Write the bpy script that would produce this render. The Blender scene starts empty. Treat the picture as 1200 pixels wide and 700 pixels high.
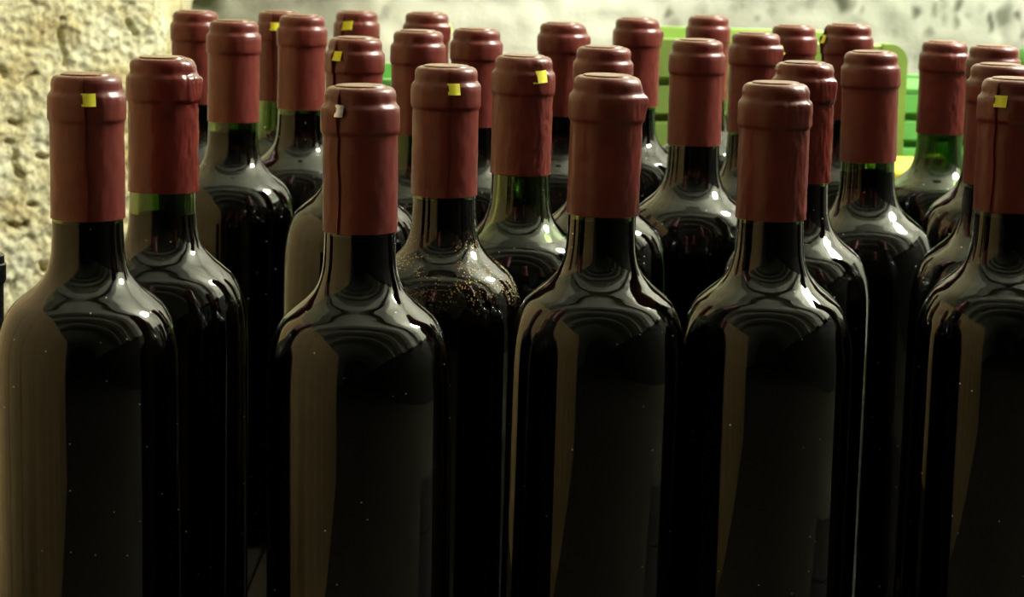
import bpy, bmesh, math, random
from mathutils import Vector, noise, Matrix
random.seed(4)
R = math.radians

# ------------------------------------------------------------------ camera
W, H = 1200, 700
F, PITCH, ROLL, CH = 2804.0, R(9.173), R(1.577), 0.3674
scene = bpy.context.scene
C = scene.collection
cam_d = bpy.data.cameras.new('camera')
cam = bpy.data.objects.new('camera', cam_d)
C.objects.link(cam)
cam_d.sensor_width = 36.0
cam_d.lens = F / W * 36.0
cam_d.clip_start = 0.02
cam.matrix_world = (Matrix.Translation((0, 0, CH)) @ Matrix.Rotation(math.pi / 2 - PITCH, 4, 'X')
                    @ Matrix.Rotation(ROLL, 4, 'Z'))
cam_d.dof.use_dof = True
cam_d.dof.focus_distance = 1.02
cam_d.dof.aperture_fstop = 30
scene.camera = cam

# ------------------------------------------------------------------ world, exposure
world = bpy.data.worlds.new('cellar_dark')
scene.world = world
world.use_nodes = True
world.node_tree.nodes['Background'].inputs[0].default_value = (0.9, 0.95, 0.8, 1)
world.node_tree.nodes['Background'].inputs[1].default_value = 0.0
vs = scene.view_settings
vs.view_transform = 'Standard'
vs.look = 'None'
vs.exposure = 0.0
vs.gamma = 1.0
vs.use_curve_mapping = False

LAMP = Vector((1.02, 1.62, 1.24))      # the bulb of the work lamp that stands beside the bottles
LAMP_STRENGTH = 112.0


def at(px, py, Y):
    """point on the plane y = Y seen at a pixel of the photograph"""
    u, v = px - W / 2, py - H / 2
    cr, sr = math.cos(ROLL), math.sin(ROLL)
    a, b = u * cr + v * sr, -u * sr + v * cr
    d = Vector((a / F, 1.0, -b / F))
    c, s = math.cos(PITCH), math.sin(PITCH)
    d = Vector((d.x, d.y * c + d.z * s, -d.y * s + d.z * c))
    t = Y / d.y
    return Vector((d.x * t, Y, CH + d.z * t))


# ------------------------------------------------------------------ helpers
def tag(o, label=None, cat=None, group=None, kind=None):
    if label: o['label'] = label
    if cat: o['category'] = cat
    if group: o['group'] = group
    if kind: o['kind'] = kind
    return o


def empty(name, loc=(0, 0, 0)):
    o = bpy.data.objects.new(name, None)
    o.empty_display_size = 0.02
    o.location = loc
    C.objects.link(o)
    return o


def mesh_obj(name, me, parent=None, mat=None):
    o = bpy.data.objects.new(name, me)
    C.objects.link(o)
    if parent: o.parent = parent
    if mat and not me.materials: me.materials.append(mat)
    return o


def from_bm(name, bm, smooth=False, angle=None):
    me = bpy.data.meshes.new(name)
    bmesh.ops.recalc_face_normals(bm, faces=bm.faces)
    bm.to_mesh(me)
    bm.free()
    if smooth:
        for p in me.polygons: p.use_smooth = True
        if angle: me.set_sharp_from_angle(angle=angle)
    return me


def box_bm(x0, x1, y0, y1, z0, z1, bevel=0.0, seg=2):
    bm = bmesh.new()
    bmesh.ops.create_cube(bm, size=1.0)
    for v in bm.verts:
        v.co = Vector((x0 if v.co.x < 0 else x1, y0 if v.co.y < 0 else y1, z0 if v.co.z < 0 else z1))
    if bevel:
        bmesh.ops.bevel(bm, geom=list(bm.edges), offset=bevel, segments=seg, profile=0.5, affect='EDGES')
    return bm


def box(name, dims, mat, parent=None, bevel=0.0, seg=2):
    return mesh_obj(name, from_bm(name, box_bm(*dims, bevel=bevel, seg=seg), bevel > 0, R(40)), parent, mat)


def lathe_bm(prof, n=64, closed=False, rad=None):
    """revolve (r, z) points about z; a radius of 0 becomes a pole"""
    bm = bmesh.new()
    rings = []
    for k, (r, z) in enumerate(prof):
        if r <= 1e-7:
            rings.append([bm.verts.new((0, 0, z))])
        else:
            rings.append([bm.verts.new((r * math.cos(2 * math.pi * i / n), r * math.sin(2 * math.pi * i / n), z))
                          for i in range(n)])
    pairs = list(zip(rings[:-1], rings[1:]))
    if closed: pairs.append((rings[-1], rings[0]))
    for a, b in pairs:
        for i in range(n):
            j = (i + 1) % n
            if len(a) == 1 and len(b) == 1: continue
            if len(a) == 1: bm.faces.new((a[0], b[i], b[j]))
            elif len(b) == 1: bm.faces.new((a[i], b[0], a[j]))
            else: bm.faces.new((a[i], b[i], b[j], a[j]))
    return bm


def smooth_profile(pts, n=6):
    """Catmull-Rom through (r, z) points"""
    out = []
    for i in range(len(pts) - 1):
        p0 = Vector(pts[max(i - 1, 0)]); p1 = Vector(pts[i]); p2 = Vector(pts[i + 1]); p3 = Vector(pts[min(i + 2, len(pts) - 1)])
        for k in range(n):
            t = k / n
            q = 0.5 * ((2 * p1) + (p2 - p0) * t + (2 * p0 - 5 * p1 + 4 * p2 - p3) * t * t + (3 * p1 - p0 - 3 * p2 + p3) * t ** 3)
            out.append((q.x, q.y))
    out.append(tuple(pts[-1]))
    return out


# ------------------------------------------------------------------ materials
def new_mat(name):
    m = bpy.data.materials.new(name)
    m.use_nodes = True
    nt = m.node_tree
    return m, nt, nt.nodes['Principled BSDF'], nt.nodes['Material Output']


def nd(nt, typ, **kw):
    n = nt.nodes.new(typ)
    for k, v in kw.items():
        if hasattr(n, k): setattr(n, k, v)
        else: n.inputs[k].default_value = v
    return n


def ramp(nt, src, stops):
    r = nt.nodes.new('ShaderNodeValToRGB')
    el = r.color_ramp.elements
    while len(el) < len(stops): el.new(0.5)
    for e, (p, c) in zip(el, stops):
        e.position = p
        e.color = (*c, 1) if len(c) == 3 else c
    nt.links.new(src, r.inputs[0])
    return r


def coords(nt, scale=(1, 1, 1), kind='Object'):
    tc = nt.nodes.new('ShaderNodeTexCoord')
    mp = nt.nodes.new('ShaderNodeMapping')
    mp.inputs['Scale'].default_value = scale
    nt.links.new(tc.outputs[kind], mp.inputs[0])
    return mp.outputs[0]


def noise_tex(nt, vec, scale, detail=4, rough=0.6):
    n = nt.nodes.new('ShaderNodeTexNoise')
    n.inputs['Scale'].default_value = scale
    n.inputs['Detail'].default_value = detail
    n.inputs['Roughness'].default_value = rough
    nt.links.new(vec, n.inputs['Vector'])
    return n


def bump(nt, src, bsdf, strength, dist):
    b = nt.nodes.new('ShaderNodeBump')
    b.inputs['Strength'].default_value = strength
    b.inputs['Distance'].default_value = dist
    nt.links.new(src, b.inputs['Height'])
    nt.links.new(b.outputs[0], bsdf.inputs['Normal'])


def simple_mat(name, col, rough=0.5, var=0.15, scale=30, bmp=0.0, spec=0.5, metal=0.0, stretch=(1, 1, 1)):
    m, nt, p, o = new_mat(name)
    v = coords(nt, stretch)
    n = noise_tex(nt, v, scale)
    r = ramp(nt, n.outputs[0], [(0.25, tuple(c * (1 - var) for c in col)), (0.75, tuple(min(1, c * (1 + var)) for c in col))])
    nt.links.new(r.outputs[0], p.inputs['Base Color'])
    p.inputs['Roughness'].default_value = rough
    p.inputs['Specular IOR Level'].default_value = spec
    p.inputs['Metallic'].default_value = metal
    if bmp: bump(nt, n.outputs[0], p, bmp, 0.002)
    return m


def glass_mat(name, tint, specks, dusty):
    m, nt, p, out = new_mat(name)
    p.inputs['Base Color'].default_value = (*tint, 1)
    p.inputs['Roughness'].default_value = 0.0
    p.inputs['IOR'].default_value = 1.56
    p.inputs['Transmission Weight'].default_value = 1.0
    vec = coords(nt)
    info = nt.nodes.new('ShaderNodeObjectInfo')
    off = nt.nodes.new('ShaderNodeVectorMath'); off.operation = 'ADD'
    cmb = nt.nodes.new('ShaderNodeCombineXYZ')
    mul = nt.nodes.new('ShaderNodeMath'); mul.operation = 'MULTIPLY'; mul.inputs[1].default_value = 7.0
    nt.links.new(info.outputs['Random'], mul.inputs[0])
    for i in range(3): nt.links.new(mul.outputs[0], cmb.inputs[i])
    nt.links.new(vec, off.inputs[0]); nt.links.new(cmb.outputs[0], off.inputs[1])
    # loose dust: rare cells of a fine Voronoi pattern carry one speck each
    vo = nt.nodes.new('ShaderNodeTexVoronoi'); vo.inputs['Scale'].default_value = 420 if not dusty else 900
    nt.links.new(off.outputs[0], vo.inputs['Vector'])
    sep = nt.nodes.new('ShaderNodeSeparateColor'); nt.links.new(vo.outputs['Color'], sep.inputs[0])
    pick = nt.nodes.new('ShaderNodeMath'); pick.operation = 'GREATER_THAN'; pick.inputs[1].default_value = 1 - specks
    nt.links.new(sep.outputs[0], pick.inputs[0])
    near = nt.nodes.new('ShaderNodeMath'); near.operation = 'LESS_THAN'; near.inputs[1].default_value = 0.12 if not dusty else 0.3
    nt.links.new(vo.outputs['Distance'], near.inputs[0])
    mask = nt.nodes.new('ShaderNodeMath'); mask.operation = 'MULTIPLY'
    nt.links.new(pick.outputs[0], mask.inputs[0]); nt.links.new(near.outputs[0], mask.inputs[1])
    fac = mask.outputs[0]
    if dusty:      # dust lies on the shoulder in drifts
        big = noise_tex(nt, off.outputs[0], 60, 3)
        drift = ramp(nt, big.outputs[0], [(0.42, (0, 0, 0)), (0.6, (1, 1, 1))])
        geo = nt.nodes.new('ShaderNodeNewGeometry')
        sx = nt.nodes.new('ShaderNodeSeparateXYZ'); nt.links.new(geo.outputs['Normal'], sx.inputs[0])
        up = ramp(nt, sx.outputs[2], [(0.15, (0, 0, 0)), (0.45, (1, 1, 1))])
        a = nt.nodes.new('ShaderNodeMath'); a.operation = 'MULTIPLY'
        b = nt.nodes.new('ShaderNodeMath'); b.operation = 'MULTIPLY'
        nt.links.new(drift.outputs[0], a.inputs[0]); nt.links.new(up.outputs[0], a.inputs[1])
        nt.links.new(a.outputs[0], b.inputs[0]); nt.links.new(fac, b.inputs[1])
        fac = b.outputs[0]
    d = nt.nodes.new('ShaderNodeBsdfDiffuse')
    d.inputs[0].default_value = (0.75, 0.72, 0.6, 1) if not dusty else (0.62, 0.42, 0.16, 1)
    mix = nt.nodes.new('ShaderNodeMixShader')
    nt.links.new(fac, mix.inputs[0]); nt.links.new(p.outputs[0], mix.inputs[1]); nt.links.new(d.outputs[0], mix.inputs[2])
    nt.links.new(mix.outputs[0], out.inputs[0])
    # very slight waviness of moulded glass
    wv = noise_tex(nt, coords(nt, (1, 1, 0.25)), 45, 1)
    bump(nt, wv.outputs[0], p, 0.25, 0.0006)
    return m


def capsule_mat(name, col, rough, dust=0.6):
    m, nt, p, out = new_mat(name)
    vec = coords(nt)
    n1 = noise_tex(nt, vec, 90, 5)
    r1 = ramp(nt, n1.outputs[0], [(0.3, tuple(c * 0.82 for c in col)), (0.7, tuple(c * 1.15 for c in col))])
    geo = nt.nodes.new('ShaderNodeNewGeometry')
    sx = nt.nodes.new('ShaderNodeSeparateXYZ'); nt.links.new(geo.outputs['Normal'], sx.inputs[0])
    up = ramp(nt, sx.outputs[2], [(0.72, (0, 0, 0)), (0.98, (dust, dust, dust))])
    n2 = noise_tex(nt, vec, 700, 4)
    gr = ramp(nt, n2.outputs[0], [(0.35, (0.15, 0.15, 0.15)), (0.62, (1, 1, 1))])
    mu = nt.nodes.new('ShaderNodeMath'); mu.operation = 'MULTIPLY'
    nt.links.new(up.outputs[0], mu.inputs[0]); nt.links.new(gr.outputs[0], mu.inputs[1])
    mx = nt.nodes.new('ShaderNodeMix'); mx.data_type = 'RGBA'
    nt.links.new(mu.outputs[0], mx.inputs[0]); nt.links.new(r1.outputs[0], mx.inputs[6])
    mx.inputs[7].default_value = (0.42, 0.31, 0.17, 1)
    nt.links.new(mx.outputs[2], p.inputs['Base Color'])
    p.inputs['Roughness'].default_value = rough
    p.inputs['Specular IOR Level'].default_value = 0.5
    n3 = noise_tex(nt, vec, 500, 3)
    bump(nt, n3.outputs[0], p, 0.12, 0.0004)
    return m


M = {}
M['glass'] = glass_mat('green_bottle_glass', (0.13, 0.23, 0.06), 0.04, False)
M['glass_dusty'] = glass_mat('dusty_bottle_glass', (0.13, 0.23, 0.06), 0.75, True)
M['wine'] = simple_mat('dark_red_wine', (0.0025, 0.0008, 0.0007), 1.0, 0.1, 20, spec=0.0)
M['capsule'] = capsule_mat('maroon_capsule_foil', (0.150, 0.026, 0.019), 0.34)
M['capsule_shiny'] = capsule_mat('glossy_maroon_capsule_foil', (0.150, 0.025, 0.019), 0.2, 0.35)
M['tab'] = simple_mat('yellow_tear_tab', (0.98, 0.90, 0.06), 0.45, 0.08, 200)
M['tab_silver'] = simple_mat('silver_tear_tab', (0.8, 0.8, 0.9), 0.25, 0.05, 200, metal=0.8)
M['dark_glass'] = simple_mat('black_bottle_glass', (0.006, 0.007, 0.006), 0.12, 0.2, 20)
M['crate_light'] = simple_mat('light_green_plastic', (0.32, 0.49, 0.115), 0.4, 0.08, 20)
M['crate_mid'] = simple_mat('mid_green_plastic', (0.15, 0.44, 0.10), 0.4, 0.1, 20)
M['tub'] = simple_mat('yellow_plastic', (0.85, 0.78, 0.10), 0.4, 0.05, 20)
M['floor'] = simple_mat('worn_concrete', (0.05, 0.046, 0.026), 0.8, 0.3, 6, 0.4)
M['dark_plaster'] = simple_mat('dark_cellar_plaster', (0.04, 0.04, 0.032), 0.85, 0.35, 3, 0.4)
M['vault'] = simple_mat('limewashed_vault', (0.60, 0.62, 0.50), 0.85, 0.12, 4, 0.4)
M['rib'] = simple_mat('limewashed_rib', (0.26, 0.27, 0.21), 0.85, 0.2, 6, 0.4)
M['plank'] = simple_mat('brown_plank_wood', (0.45, 0.31, 0.14), 0.6, 0.35, 14, 0.3, stretch=(4, 4, 0.25))
M['pole'] = simple_mat('white_painted_metal', (0.8, 0.8, 0.76), 0.4, 0.05, 20)
M['left_wash'] = simple_mat('grey_limewash', (0.34, 0.35, 0.30), 0.85, 0.2, 3, 0.4)
M['table'] = simple_mat('blackened_wood', (0.010, 0.008, 0.006), 0.7, 0.3, 12, 0.2, spec=0.2, stretch=(4, 0.3, 4))
M['metal'] = simple_mat('grey_painted_metal', (0.45, 0.45, 0.42), 0.4, 0.1, 20)


def emit_mat(name, col, s):
    m, nt, p, o = new_mat(name)
    p.inputs['Base Color'].default_value = (*col, 1)
    p.inputs['Emission Color'].default_value = (*col, 1)
    p.inputs['Emission Strength'].default_value = s
    return m


# rough stone of the pier
m, nt, p, o = new_mat('rough_cream_stone')
v = coords(nt)
n1 = noise_tex(nt, v, 16, 6, 0.65)
n2 = noise_tex(nt, v, 150, 4, 0.65)
r1 = ramp(nt, n1.outputs[0], [(0.30, (0.46, 0.35, 0.16)), (0.42, (0.62, 0.56, 0.34)), (0.60, (0.74, 0.73, 0.55))])
r2 = ramp(nt, n2.outputs[0], [(0.36, (0.30, 0.26, 0.17)), (0.47, (0.80, 0.77, 0.66)), (0.62, (1, 1, 0.98))])
mx = nt.nodes.new('ShaderNodeMix'); mx.data_type = 'RGBA'; mx.blend_type = 'MULTIPLY'; mx.inputs[0].default_value = 0.8
nt.links.new(r1.outputs[0], mx.inputs[6]); nt.links.new(r2.outputs[0], mx.inputs[7])
nt.links.new(mx.outputs[2], p.inputs['Base Color'])
p.inputs['Roughness'].default_value = 0.95
p.inputs['Specular IOR Level'].default_value = 0.1
bump(nt, n2.outputs[0], p, 0.5, 0.003)
M['pier'] = m

# damp limewash of the back wall, with mould stains and a painted shadow gap (stored on the mesh) of their own shapes
m, nt, p, o = new_mat('stained_shaded_limewash')
v = coords(nt)
n1 = noise_tex(nt, v, 9, 5)
r1 = ramp(nt, n1.outputs[0], [(0.3, (0.80, 0.80, 0.68)), (0.7, (0.87, 0.87, 0.77))])
att = nt.nodes.new('ShaderNodeAttribute'); att.attribute_name = 'stain_shade'
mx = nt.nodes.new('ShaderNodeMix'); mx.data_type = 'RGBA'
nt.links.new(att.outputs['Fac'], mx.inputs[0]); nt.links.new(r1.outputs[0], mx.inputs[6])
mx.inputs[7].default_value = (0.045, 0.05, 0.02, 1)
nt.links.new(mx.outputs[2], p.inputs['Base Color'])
p.inputs['Roughness'].default_value = 0.9
p.inputs['Specular IOR Level'].default_value = 0.15
n2 = noise_tex(nt, v, 60, 4)
bump(nt, n2.outputs[0], p, 0.4, 0.003)
M['back'] = m

# ------------------------------------------------------------------ the cellar
YB = 2.4            # back wall
XL, XR, YF = -1.7, 1.7, -5.0
SPRING, RISE = 0.90, 1.10
FL = -0.12         # cellar floor; the bottles stand on a low pallet whose top is z = 0

o = box('floor', (XL - .1, XR + .1, YF - .1, YB + .3, FL - 0.08, FL), M['floor']); tag(o, kind='structure')
o = box('wall_right', (XR, XR + .15, YF, YB, FL, SPRING), M['dark_plaster']); tag(o, kind='structure')
o = box('wall_left', (XL - .15, XL, YF, YB, FL, SPRING), M['left_wash']); tag(o, kind='structure')
o = box('wall_front', (XL - .15, XR + .15, YF - .15, YF, FL, SPRING + RISE + .1), M['dark_plaster']); tag(o, kind='structure')


def arch(name, y0, y1, r_in, r_out, mat, n=40):
    bm = bmesh.new()
    rows = []
    for i in range(n + 1):
        a = math.pi * i / n
        ca, sa = math.cos(a), math.sin(a)
        row = []
        for (k, y) in ((r_in, y0), (r_in, y1), (r_out, y1), (r_out, y0)):
            row.append(bm.verts.new(((XR + k) * ca, y, SPRING + (RISE + k) * sa)))
        rows.append(row)
    for a, b in zip(rows[:-1], rows[1:]):
        for k in range(4):
            bm.faces.new((a[k], a[(k + 1) % 4], b[(k + 1) % 4], b[k]))
    bm.faces.new(rows[0]); bm.faces.new(rows[-1])
    o = mesh_obj(name, from_bm(name, bm, True, R(35)), None, mat)
    return o


o = arch('ceiling', YF, YB + .2, 0.0, 0.12, M['vault']); tag(o, kind='structure')
for k in range(4):
    y = 1.25 - k * 0.62
    o = arch('trim_%d' % (k + 1), y - .12, y + .12, -0.14, 0.01, M['rib']); tag(o, kind='structure')

# back wall: one sheet of limewash, finer where the mould stains and the painted shadow gap are
STAINS_SHADE = [  # px, py, half width, half height, strength (pixels of the photograph)
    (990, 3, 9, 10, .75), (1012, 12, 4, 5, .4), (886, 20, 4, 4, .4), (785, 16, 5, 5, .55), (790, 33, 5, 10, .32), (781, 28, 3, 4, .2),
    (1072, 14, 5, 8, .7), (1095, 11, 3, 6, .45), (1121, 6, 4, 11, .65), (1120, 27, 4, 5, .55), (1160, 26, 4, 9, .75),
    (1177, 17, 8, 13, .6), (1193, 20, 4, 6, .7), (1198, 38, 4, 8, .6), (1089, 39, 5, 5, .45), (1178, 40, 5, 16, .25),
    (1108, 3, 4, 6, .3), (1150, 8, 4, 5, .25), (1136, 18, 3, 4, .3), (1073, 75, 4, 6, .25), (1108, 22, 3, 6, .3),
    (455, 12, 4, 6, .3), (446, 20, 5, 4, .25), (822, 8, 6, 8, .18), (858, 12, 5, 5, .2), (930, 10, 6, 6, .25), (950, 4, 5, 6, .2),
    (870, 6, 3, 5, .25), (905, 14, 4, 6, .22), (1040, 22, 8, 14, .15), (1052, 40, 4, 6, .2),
    (233, -2, 26, 17, 1.0), (240, 4, 12, 10, .9), (262, 10, 8, 30, .28), (290, 2, 10, 16, .22), (330, 6, 14, 22, .22), (372, 10, 12, 20, .3),  # strongest marks here: shadow gap beside the pier, painted into the colour
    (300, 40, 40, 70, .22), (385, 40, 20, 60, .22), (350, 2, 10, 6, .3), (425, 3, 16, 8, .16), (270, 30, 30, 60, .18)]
xs = [XL] + [XL + (1.1 * i / 8) for i in range(1, 8)] + [-0.6 + 0.0026 * i for i in range(462)] + [0.62 + (XR - .62) * i / 8 for i in range(9)]
zs = [FL, 0.0, 0.05, 0.1, 0.14] + [0.16 + 0.0026 * i for i in range(70)] + [0.36 + (2.1 - 0.36) * i / 12 for i in range(13)]
bm = bmesh.new()
lay = bm.verts.layers.float.new('stain_shade')
sp = []
for (px, py, a, b, s) in STAINS_SHADE:
    c = at(px, py, YB)
    k = YB / F
    sp.append((c.x, c.z, a * k, b * k, s))
grid = []
for x in xs:
    col = []
    for z in zs:
        q = Vector((x, 0, z))
        y = YB + 0.006 * noise.noise(q * 9) + 0.002 * noise.noise(q * 45)
        vv = bm.verts.new((x, y, z))
        st = 0.0
        wob = Vector((noise.noise(q * 70), 0, noise.noise(q * 70 + Vector((5, 0, 9))))) * 0.006
        for (cx, cz, a, b, s) in sp:
            d = math.hypot((x + wob.x - cx) / a, (z + wob.z - cz) / b)
            if d < 1.5: st = max(st, s * max(0.0, min(1.0, 1.5 - d)) ** 0.8)
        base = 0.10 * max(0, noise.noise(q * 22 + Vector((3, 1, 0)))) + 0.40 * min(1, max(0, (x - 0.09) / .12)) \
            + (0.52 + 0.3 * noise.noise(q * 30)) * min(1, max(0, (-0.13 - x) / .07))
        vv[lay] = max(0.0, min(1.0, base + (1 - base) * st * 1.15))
        col.append(vv)
    grid.append(col)
for i in range(len(xs) - 1):
    for j in range(len(zs) - 1):
        bm.faces.new((grid[i][j], grid[i + 1][j], grid[i + 1][j + 1], grid[i][j + 1]))
me = bpy.data.meshes.new('wall_back')
bm.to_mesh(me); bm.free()
for q in me.polygons: q.use_smooth = True
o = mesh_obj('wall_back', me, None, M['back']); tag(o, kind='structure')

# rough stone pier in the left corner, weathered surface with real pits and cracks
CRACKS = [[(73, 22), (71, 38), (73, 50), (76, 62), (77, 76)], [(24, 101), (33, 94), (42, 86)], [(2, 80), (6, 90)],
          [(8, 165), (16, 168), (19, 178), (17, 190), (20, 203), (24, 207)], [(12, 262), (24, 268), (30, 262)], [(34, 240), (42, 241)],
          [(14, 143), (22, 147)], [(46, 183), (54, 185)], [(18, 330), (14, 345)], [(150, 25), (160, 40)], [(48, 308), (54, 318)]]
PA = at(207, 30, 2.15)                      # foot line of the pier's worn corner
PD = Vector((-0.768, -0.640, 0.0))           # its face runs from the corner to the left and towards the viewer
PN = Vector((0.640, -0.768, 0.0))


def on_pier(px, py):
    """(distance along the face, height) of the point of the pier's face seen at a pixel"""
    d = at(px, py, 1.0) - Vector((0, 0, CH))
    o_ = Vector((0, 0, CH))
    t = (PA - o_).dot(PN) / d.dot(PN)
    q = o_ + d * t
    return Vector(((q - PA).dot(PD), 0, q.z))


ck = [[on_pier(px, py) for (px, py) in c] for c in CRACKS]


def crack_depth(x, z):
    best = 1.0
    for c in ck:
        for a, b in zip(c[:-1], c[1:]):
            dx, dz = b.x - a.x, b.z - a.z
            t = max(0, min(1, ((x - a.x) * dx + (z - a.z) * dz) / (dx * dx + dz * dz)))
            best = min(best, math.hypot(x - a.x - dx * t, z - a.z - dz * t))
    return best


bm = bmesh.new()
ps_ = [0.0022 * i for i in range(180)] + [0.396 + 0.1 * i for i in range(14)]
pz_ = [FL, -0.06, -0.02] + [0.0018 * i for i in range(200)] + [0.36 + (2.05 - .36) * i / 14 for i in range(15)]
grid = []
for s_ in ps_:
    col = []
    for z in pz_:
        q = Vector((s_, 0, z))
        h = 0.003 * noise.noise(q * 22) + 0.0024 * noise.noise(q * 75) + 0.0026 * noise.noise(q * 150) + 0.0016 * noise.noise(q * 290)
        if s_ < 0.4 and z < 0.36:
            d = crack_depth(s_ + 0.002 * noise.noise(q * 120), z)
            if d < 0.0030: h -= 0.011 * (1 - d / 0.0030)
        e = max(0, 1 - s_ / 0.03)                 # the corner is worn round
        p3 = PA + PD * (s_ + 0.008 * e * noise.noise(Vector((1, 7, z * 30)))) + PN * (h - 0.02 * e * e)
        col.append(bm.verts.new((p3.x, p3.y, z)))
    grid.append(col)
for i in range(len(ps_) - 1):
    for j in range(len(pz_) - 1):
        bm.faces.new((grid[i][j], grid[i][j + 1], grid[i + 1][j + 1], grid[i + 1][j]))
back = []
for j, z in enumerate(pz_):
    back.append(bm.verts.new((PA.x - 0.02 + 0.004 * noise.noise(Vector((2, 3, z * 25))), YB + .02, z)))
for j in range(len(pz_) - 1):
    bm.faces.new((grid[0][j], back[j], back[j + 1], grid[0][j + 1]))
me = bpy.data.meshes.new('wall_pier')
bm.to_mesh(me); bm.free()
for q in me.polygons: q.use_smooth = True
o = mesh_obj('wall_pier', me, None, M['pier']); tag(o, kind='structure')

# plank partition along the left side
part = tag(empty('wall_partition', (-0.52, 0, 0)), kind='structure')
board = None
for k in range(12):
    if board is None:
        board = box('plank', (-0.012, 0.012, 0.0, 0.137, FL, 0.62), M['plank'], part, 0.002)
        b = board
    else:
        b = board.copy(); C.objects.link(b); b.parent = part
    b.location = (0.003 * random.uniform(-1, 1), -0.1 + 0.14 * k, 0.0)

# ------------------------------------------------------------------ the work lamp that lights the place
lamp = tag(empty('floor_lamp', (LAMP.x, LAMP.y, FL)), 'slim grey floor lamp with a glowing globe on a round foot', 'lamp')
hz = LAMP.z - FL
mesh_obj('base', from_bm('base', lathe_bm([(0, 0), (.13, 0), (.13, .012), (.12, .02), (.02, .03), (0, .03)], 40), True, R(40)), lamp, M['metal'])
mesh_obj('pole', from_bm('pole', lathe_bm([(0, .02), (.015, .02), (.015, hz - .23), (0, hz - .23)], 20), True, R(40)), lamp, M['pole'])
mesh_obj('socket', from_bm('socket', lathe_bm([(0, hz - .24), (.018, hz - .24), (.03, hz - .21), (.03, hz - .17), (0, hz - .17)], 24), True, R(40)), lamp, M['metal'])
bulb = lathe_bm([(0, hz - .18)] + [(.18 * math.sin(math.pi * k / 16), hz - .18 * math.cos(math.pi * k / 16)) for k in range(1, 16)] + [(0, hz + .18)], 32)
mesh_obj('globe', from_bm('globe', bulb, True), lamp, emit_mat('bulb_glow', (1.0, 0.97, 0.89), LAMP_STRENGTH))

# ------------------------------------------------------------------ the pallet under the bottles
TX0, TX1, TY0, TY1 = -0.29, 0.61, 0.885, 2.33
pallet = tag(empty('wooden_pallet', ((TX0 + TX1) / 2, (TY0 + TY1) / 2, FL)), 'low blackened wooden pallet carrying all the bottles and crates', 'pallet')
hw, hd = (TX1 - TX0) / 2, (TY1 - TY0) / 2
for k in range(6):
    x0 = -hw + 2 * hw * k / 6
    box('plank', (x0 + .0005, x0 + 2 * hw / 6 - .0005, -hd, hd, -FL - .03, -FL), M['table'], pallet, 0.002, 1)
for ky in (-1, 0, 1):
    for kx in (-1, 0, 1):
        x, y = kx * (hw - .055), ky * (hd - .055)
        box('block', (x - .05, x + .05, y - .05, y + .05, 0, -FL - .029), M['table'], pallet, 0.003, 1)

# ------------------------------------------------------------------ crates and tub behind the bottles


def post_bm(w, d, h, r, side):
    """upright of a crate; its outer top corner is rounded"""
    pts = [(0, 0), (w, 0), (w, h)]
    pts += [(r - r * math.sin(a), h - r + r * math.cos(a)) for a in [math.pi / 2 * i / 8 for i in range(9)]]
    if side < 0: pts = [(w - x, z) for x, z in pts][::-1]
    bm = bmesh.new()
    f = bm.faces.new([bm.verts.new((x, 0, z)) for x, z in pts])
    ex = bmesh.ops.extrude_face_region(bm, geom=[f])
    for v in ex['geom']:
        if isinstance(v, bmesh.types.BMVert): v.co.y += d
    return bm


def crate(label, x0, x1, y0, y1, h, mat, slats, rail, r=0.014, pw=0.02, gap=0.005):
    """slats: heights (bottom, top) of the boards on every side"""
    c = tag(empty('plastic_crate', (x0, y0, 0)), label, 'crate', 'crates behind the bottles')
    w, d, t = x1 - x0, y1 - y0, 0.016
    me = {s: from_bm('post', post_bm(pw, t, h, r, s), True, R(30)) for s in (1, -1)}
    for (x, y, s) in ((0, 0, 1), (w - pw, 0, -1), (0, d - t, 1), (w - pw, d - t, -1)):
        q = mesh_obj('post', me[s], c, mat); q.location = (x, y, 0)
    for y in (0.001, d - t + .001):
        box('top_rail', (pw - .001, w - pw + .001, y, y + t - .002, h - rail, h - .0005), mat, c, 0.0012, 1)
    for x in (0.001, w - t + .001):
        box('top_rail', (x, x + t - .002, t - .001, d - t + .001, h - rail, h - r), mat, c, 0.0012, 1)
    mf = ms = None
    for (z0, z1) in slats:
        for y in (0.002, d - t + .002):
            if True:
                q = box('slat', (pw - .001, w - pw + .001, y, y + t - .004, z0, z1), mat, c, 0.0012, 1)
        for x in (0.002, w - t + .002):
            q = box('slat', (x, x + t - .004, t - .001, d - t + .001, z0, z1), mat, c, 0.0012, 1)
    li = box('liner', (t + .001, w - t - .001, t + .001, d - t - .001, 0.011, h - rail), mat, c)
    box('base', (0.001, w - .001, 0.001, d - .001, 0.0, 0.012), mat, c)
    return c


def slat_rows(top, pitch, gap):
    out = []
    z = top
    while z > 0.03:
        out.append((max(0.012, z - pitch + gap), z)); z -= pitch
    return out


y1 = 1.85
a = at(735, 44, y1); b = at(1065, 52, y1)
crate('light green plastic crate with round corners behind the bottles', a.x, b.x, y1, y1 + .22, (a.z + b.z) / 2, M['crate_light'],
      slat_rows((a.z + b.z) / 2 - .037, .028, .006), .031)
y2 = 2.09
a2 = at(1000, 101, y2)
crate('mid green slatted crate next to the light green one', a2.x, at(1330, 103, y2).x, y2, y2 + .2, a2.z, M['crate_mid'],
      slat_rows(a2.z - .006, .0235, .0065), .003, r=0.003, pw=0.012)
y3 = 1.84
a3 = at(398, 92, y3); b3 = at(712, 98, y3)
crate('low green crate against the bare white stretch of the back wall', a3.x, b3.x, y3, y3 + .2, (a3.z + b3.z) / 2, M['crate_mid'],
      slat_rows((a3.z + b3.z) / 2 - .022, .026, .006), .016)
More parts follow.
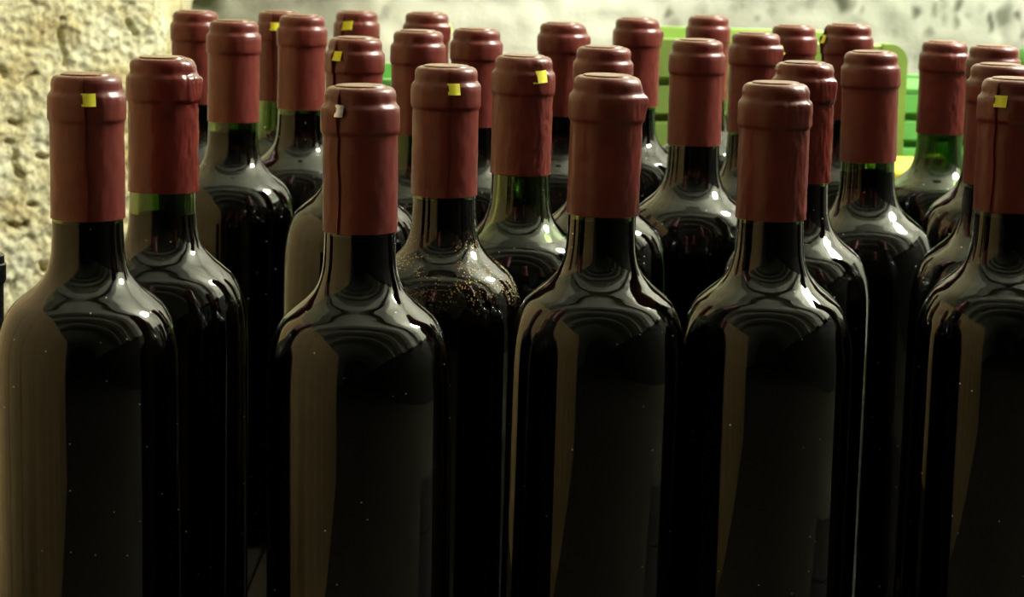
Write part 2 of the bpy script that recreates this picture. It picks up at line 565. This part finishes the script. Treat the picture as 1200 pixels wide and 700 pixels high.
# tall crate reaching in from the right
y4 = 1.75
a4 = at(1194, 52, y4 + .08)
crate('tall green crate standing before the slatted crate', a4.x, a4.x + .2, y4 - .01, y4 + .085, a4.z, M['crate_mid'],
      slat_rows(a4.z - .04, .03, .006), .034, r=0.01)

yt = 1.70
ta = at(1066, 206, yt)
tub = tag(empty('plastic_tub', (ta.x + 0.004, yt + .055, 0)), 'small bright yellow plastic tub beside the green crates', 'tub')
box('body', (-.038, .038, -.045, .045, 0.0, ta.z - .018), M['tub'], tub, 0.008, 3)
box('lid', (-.042, .042, -.05, .05, ta.z - .02, ta.z + .004), M['tub'], tub, 0.005, 3)

# ------------------------------------------------------------------ the wine bottles
HB = 0.300
outer = smooth_profile([(0.0373, 0.006), (0.0373, 0.03), (0.0373, 0.09), (0.0373, 0.15), (0.0373, 0.172), (0.0371, 0.181), (0.0364, 0.190),
                        (0.0345, 0.1985), (0.0309, 0.2058), (0.0261, 0.2105), (0.0211, 0.2147), (0.0172, 0.2195), (0.01505, 0.2262), (0.0144, 0.234), (0.0141, 0.245),
                        (0.0139, 0.262), (0.0137, 0.279)], 5)
outer = [(0.0, 0.012), (0.012, 0.010), (0.024, 0.003), (0.031, 0.0), (0.0345, 0.0006), (0.0365, 0.003)] + outer + \
        [(0.0148, 0.2815), (0.0148, 0.2905), (0.0136, 0.292), (0.0133, 0.2975), (0.0125, 0.299)]
inner = []
for (r, z) in smooth_profile([(0.0338, 0.014), (0.0341, 0.05), (0.0341, 0.15), (0.0341, 0.171), (0.0337, 0.180), (0.0328, 0.188),
                              (0.0308, 0.1958), (0.0270, 0.2026), (0.0215, 0.2075), (0.0165, 0.2125), (0.0128, 0.2185), (0.0112, 0.2262), (0.0106, 0.234), (0.0103, 0.25),
                              (0.0100, 0.279), (0.0098, 0.297)], 4):
    inner.append((r, z))
glass_prof = outer + [(0.0105, 0.299)] + inner[::-1] + [(0.022, 0.013), (0.0, 0.02)]
glass_me = from_bm('glass', lathe_bm(glass_prof, 96), True, R(50))


def wine_mesh(level):
    pr = [(0.0, 0.0195)] + [(0.022, 0.0125)]
    for (r, z) in inner:
        if z < level: pr.append((r + 0.0004, z))
    rl = pr[-1][0]
    pr += [(rl, level), (0, level - 0.0006)]
    return from_bm('wine', lathe_bm(pr, 64), True, R(50))


CAP_PROF = [(0.0000, 0.0001), (0.0060, 0.0000), (0.0092, 0.0000), (0.0099, 0.0002), (0.0103, 0.0008), (0.0108, 0.0008), (0.0118, 0.0008), (0.0130, 0.0014), (0.0138, 0.0026), (0.0141, 0.0042),
            (0.0140, 0.0058), (0.01405, 0.0068), (0.0145, 0.0077), (0.0152, 0.0084), (0.0156, 0.0094), (0.0157, 0.0120), (0.0157, 0.0150),
            (0.0157, 0.0175), (0.0155, 0.0186), (0.0150, 0.0193), (0.0148, 0.0200), (0.0148, 0.0230), (0.0148, 0.0300), (0.01482, 0.0400),
            (0.01486, 0.0500), (0.0149, 0.0580), (0.0145, 0.0582), (0.0143, 0.0570)]


def fine(prof):
    out = []
    for (a, b) in zip(prof[:-1], prof[1:]):
        n = max(1, int(math.hypot(b[0] - a[0], b[1] - a[1]) / 0.0016))
        for k in range(n):
            out.append((a[0] + (b[0] - a[0]) * k / n, a[1] + (b[1] - a[1]) * k / n))
    out.append(prof[-1])
    return out


def capsule_mesh(step, twist, gape, crumple, seed, collar_fold=0.0):
    """Foil sleeve. The foil's outer edge ends in a vertical seam at angle 0 (facing -y), a step
    `step` high; `gape` opens the foil around the tear tab; `crumple` creases it."""
    prof = fine(CAP_PROF)
    n = 144
    off = Vector((seed * 3.1, seed * 1.7, 0))
    bm = bmesh.new()
    rows = []
    for (r, d) in prof:
        if r < 1e-6:
            rows.append([bm.verts.new((0, 0, -d))]); continue
        row = []
        tw = twist * math.sin(min(1, d / 0.058) * math.pi * .5) + 0.02 * math.sin(d * 240 + seed)
        side = min(1.0, max(0.0, (d - 0.001) / 0.004)) if r > 0.011 else 0.0
        for i in range(n + 1):
            a = 2 * math.pi * i / n                 # 0 .. 2pi, the seam lies between last and first
            s = 0.0
            if a > 2 * math.pi - 1.3:               # outer layer, thickening up to its edge
                s += step * (1 - (2 * math.pi - a) / 1.3) ** 1.5
            if a < 0.10: s -= 0.00035 * (1 - a / 0.10)
            if gape:
                g = math.exp(-((d - 0.0105) / 0.0045) ** 2)
                e = 2 * math.pi - a
                s += gape * g * math.exp(-(e / 0.16) ** 2)
                if a < 0.5: s -= 0.0010 * g * math.exp(-((a - .15) / 0.2) ** 2)
            q = Vector((math.cos(a) * 9, math.sin(a) * 9, d * 420)) + off
            c = noise.noise(q * 0.45) * 0.00022
            if crumple:
                rg = abs(noise.noise(Vector((math.cos(a) * 5, math.sin(a) * 5, d * 300 + a * 3)) + off * 2))
                near = math.exp(-(min(a, 2 * math.pi - a) / 1.0) ** 2)
                c += crumple * (0.5 - rg) * near * 0.0011
            if collar_fold and 0.008 < d < 0.0195:
                e = 2 * math.pi - a
                if e < 0.62: c += collar_fold
            rr = r + (s + c) * side
            th = a + tw * side
            x, y = rr * math.sin(th), -rr * math.cos(th)
            row.append(bm.verts.new((x, y, -d)))
        rows.append(row)
    for ra, rb in zip(rows[:-1], rows[1:]):
        for i in range(n):
            if len(ra) == 1: bm.faces.new((ra[0], rb[i], rb[i + 1]))
            else: bm.faces.new((ra[i], rb[i], rb[i + 1], ra[i + 1]))
        if len(ra) > 1: bm.faces.new((ra[n], rb[n], rb[0], ra[0]))
        else: bm.faces.new((ra[0], rb[n], rb[0]))
    return from_bm('capsule', bm, True, R(38))


CAPS = {
    'plain': capsule_mesh(0.00055, 0.03, 0.0, 0.25, 1),
    'plain2': capsule_mesh(0.0005, -0.05, 0.0, 0.5, 2),
    'seam': capsule_mesh(0.0008, 0.10, 0.0007, 0.3, 3),
    'straight': capsule_mesh(0.0007, 0.03, 0.0005, 0.2, 4),
    'torn': capsule_mesh(0.0011, 0.34, 0.0005, 0.9, 5),
    'flap': capsule_mesh(0.0009, 0.0, 0.0011, 0.5, 6),
    'fold': capsule_mesh(0.0006, 0.05, 0.0008, 0.9, 7, 0.00035),
}


def tab_mesh(w, h, skew):
    """small strip end of the tear band, slightly bowed"""
    bm = bmesh.new()
    n = 6
    fr, bk = [], []
    for i in range(n + 1):
        u = i / n
        x = -0.0006 + w * u
        for j, lst in ((0, fr), (1, bk)):
            y = -0.01605 - 0.0003 * math.sin(u * 3.1) + 0.9 * max(0, x) ** 2 / 0.0322 * 1.0 + 0.0004 * j
            lst.append((bm.verts.new((x, y + .0007 - .0003 * (1 - u), -0.0072 + skew * u)), bm.verts.new((x + .0004, y - .0011 - .0003 * (1 - u), -0.0072 - h + skew * u))))
    for L in (fr, bk):
        for a, b in zip(L[:-1], L[1:]): bm.faces.new((a[0], a[1], b[1], b[0]))
    for k in (0, 1):
        for i in range(n): bm.faces.new((fr[i][k], fr[i + 1][k], bk[i + 1][k], bk[i][k]))
    for i in (0, n): bm.faces.new((fr[i][0], fr[i][1], bk[i][1], bk[i][0]))
    return from_bm('tear_tab', bm, True, R(40))


TABS = {'y': (tab_mesh(0.0056, 0.0050, 0.0), M['tab']), 'w': (tab_mesh(0.0078, 0.0058, 0.0008), M['tab']),
        's': (tab_mesh(0.0036, 0.0046, 0.0), M['tab_silver'])}
for k, (me, mt) in TABS.items(): me.materials.append(mt)

for me in CAPS.values(): me.materials.append(M['capsule'])
glass_me.materials.append(M['glass'])
glass_dusty = glass_me.copy(); glass_dusty.materials.clear(); glass_dusty.materials.append(M['glass_dusty'])
WINE = {}

# x, y, height of the top, seam angle (0 faces the camera, + towards the right), capsule, tab, wine level, lean, label
BOTTLES = [
    (-0.1721, 0.9550, .2990, -6, 'seam', 'y', .2405, -.5, 'wine bottle beside the short black bottle, yellow tab above a wavy capsule seam'),
    (-0.1530, 1.0303, .3017, 78, 'fold', None, .2330, -.3, 'glossy capped wine bottle right behind the one beside the short black bottle'),
    (-0.1637, 1.3787, .3016, 170, 'plain', 'y', .2370, 0, 'plain capped wine bottle just in front of the bottle closest to the stone pier'),
    (-0.2036, 1.5113, .3006, 160, 'plain2', 'y', .2405, 0, 'plain capped wine bottle standing closest to the rough stone pier'),
    (-0.1563, 1.5692, .2994, -22, 'seam', 'y', .2150, 0, 'wine bottle by the pier with a yellow tab and greenish neck, behind two plain caps'),
    (-0.1340, 1.4835, .3010, 175, 'plain2', 'y', .2390, 0, 'plain capped wine bottle partly covering a yellow tabbed one beside the pier'),
    (-0.1102, 1.6291, .2983, -38, 'flap', 'w', .2405, 0, 'wine bottle in the last row with a broad yellow tab on a loosened cap'),
    (-0.0867, 1.2746, .2994, -46, 'flap', 'y', .2405, 0, 'wine bottle with a small square yellow tab behind the silver tabbed one'),
    (-0.0621, 0.9463, .2980, -36, 'straight', 's', .2405, -.7, 'wine bottle with a small silver tab and a thin dark capsule seam'),
    (-0.0607, 1.5731, .3010, 62, 'flap', 'y', .2405, 0, 'wine bottle in the last row whose yellow tab just peeks past its cap'),
    (-0.0566, 1.3491, .3002, 165, 'plain', 'y', .2200, 0, 'plain capped wine bottle behind the dusty shouldered one, hiding a tabbed cap'),
    (-0.0254, 1.4286, .2984, 140, 'plain2', 'y', .2405, 0, 'wine bottle with a creased plain cap before the bare white wall'),
    (-0.0321, 1.0700, .2988, 4, 'straight', 'y', .2405, -.3, 'wine bottle with golden dust on its shoulders and a centred yellow tab'),
    (0.0026, 1.1735, .2982, 17, 'torn', 'w', .2080, 0, 'wine bottle with a torn twisted capsule seam under its yellow tab'),
    (0.0270, 1.5048, .2999, 84, 'flap', None, .2405, 0, 'wine bottle with a dark side flap, behind the torn capped one'),
    (0.0437, 1.2360, .3002, 170, 'plain', 'y', .2405, 0, 'plain capped wine bottle directly behind the leaning front bottle with a dusty top'),
    (0.0772, 1.5838, .3007, 84, 'flap', None, .2405, 0, 'wine bottle with a side flap at the corner of the light green crate'),
    (0.0370, 0.9933, .3016, 76, 'flap', None, .2405, .3, 'front wine bottle leaning a little, dusty tan cap top and side flap'),
    (0.1313, 1.6734, .2998, 160, 'plain2', 'y', .2405, 0, 'plain capped wine bottle touching the front of the light green crate'),
    (0.0984, 1.3241, .3007, 175, 'plain', 'y', .2405, 0, 'plain capped wine bottle with a tilted rim in front of the light green crate'),
    (0.1384, 1.4072, .3014, 68, 'flap', 'y', .2405, 0, 'wine bottle with a yellow tab sticking out on the light green crate side'),
    (0.1780, 1.5599, .2998, 170, 'plain', 'y', .2405, 0, 'plain capped wine bottle near the light green crate, behind a side tabbed cap'),
    (0.2014, 1.4734, .3052, -76, 'flap', 'y', .2405, 0, 'wine bottle with its yellow tab in a dark loop at the cap edge'),
    (0.1385, 1.1619, .2994, 66, 'fold', None, .2405, 0, 'wine bottle with a shiny creased cap right behind the front dusty topped one'),
    (0.1090, 1.0133, .2992, 58, 'fold', None, .2405, -.2, 'upright front wine bottle with dusty cap top and a square fold on its collar'),
    (0.1854, 1.2640, .3001, 165, 'plain2', 'y', .2370, -1.0, 'plain capped wine bottle before the round corner of the light green crate'),
    (0.2671, 1.5091, .2946, 60, 'fold', None, .2050, 0, 'lower wine bottle with a dark green neck before the slatted crate'),
    (0.2730, 1.3814, .2990, 165, 'plain', 'y', .2405, 0, 'plain capped wine bottle between the green necked one and a dusty flat top'),
    (0.2323, 1.1577, .3013, 175, 'plain2', 'y', .2405, 0, 'wine bottle with a dusty flat cap top behind a yellow tabbed front bottle'),
    (0.2165, 1.0454, .3017, -29, 'straight', 'y', .2405, 0, 'front wine bottle with a narrow yellow tab over a straight dark seam'),
]
for i, (x, y, ht, ang, cap, tab, lvl, lean, label) in enumerate(BOTTLES):
    ln = R(lean)
    rt = tag(empty('wine_bottle', (x - ht * math.sin(ln), y, 0.0)), label, 'bottle', 'capsuled wine bottles set in rows')
    view = math.atan2(x, y)                       # turn seams with respect to the line of sight
    rt.rotation_euler = (0, ln, 0)
    sc = ht / HB
    g = mesh_obj('glass', glass_dusty if 'golden dust' in label else glass_me, rt)
    g.scale = (1, 1, sc)
    if lvl not in WINE:
        WINE[lvl] = wine_mesh(lvl); WINE[lvl].materials.append(M['wine'])
    w = mesh_obj('wine', WINE[lvl], rt); w.scale = (1, 1, sc)
    c = mesh_obj('capsule', CAPS[cap], rt)
    c.location = (0, 0, ht + 0.0006)
    c.rotation_euler = (R(random.uniform(-.3, .3)), R(random.uniform(-.3, .3)), R(ang) - view)
    if 'shiny' in label or 'glossy' in label:
        me = CAPS[cap].copy(); me.materials.clear(); me.materials.append(M['capsule_shiny']); c.data = me
    if tab:
        t = mesh_obj('tear_tab', TABS[tab][0], c)
        t['label'] = 'silver tear tab' if tab == 's' else 'yellow tear tab'

# short black bottle by the partition
e = at(6.5, 300, 1.10)
hs = at(0, 297, 1.10).z
sb = tag(empty('glass_bottle', (e.x - 0.0145, 1.10, 0)), 'short black glass bottle with a ringed mouth before the stone pier', 'bottle')
ps = smooth_profile([(0.029, 0.006), (0.0295, 0.02), (0.0295, 0.07), (0.0285, 0.085), (0.024, 0.10), (0.017, 0.113), (0.0138, 0.125), (0.0134, 0.15), (0.0133, hs - .012)], 5)
mesh_obj('body', from_bm('body', lathe_bm([(0, 0.004), (0.024, 0.0), (0.0275, 0.002)] + ps + [(0.009, hs - .011), (0, hs - .011)], 64), True, R(40)), sb, M['dark_glass'])
mesh_obj('lip_ring', from_bm('lip_ring', lathe_bm([(0.008, hs - .014), (0.0138, hs - .014), (0.0145, hs - .0125), (0.0145, hs - .005), (0.0138, hs - .0045), (0.0136, hs - .001), (0.0125, hs), (0.0105, hs), (0.0095, hs - .003), (0.0095, hs - .011)], 64, True), True, R(40)), sb, M['dark_glass'])
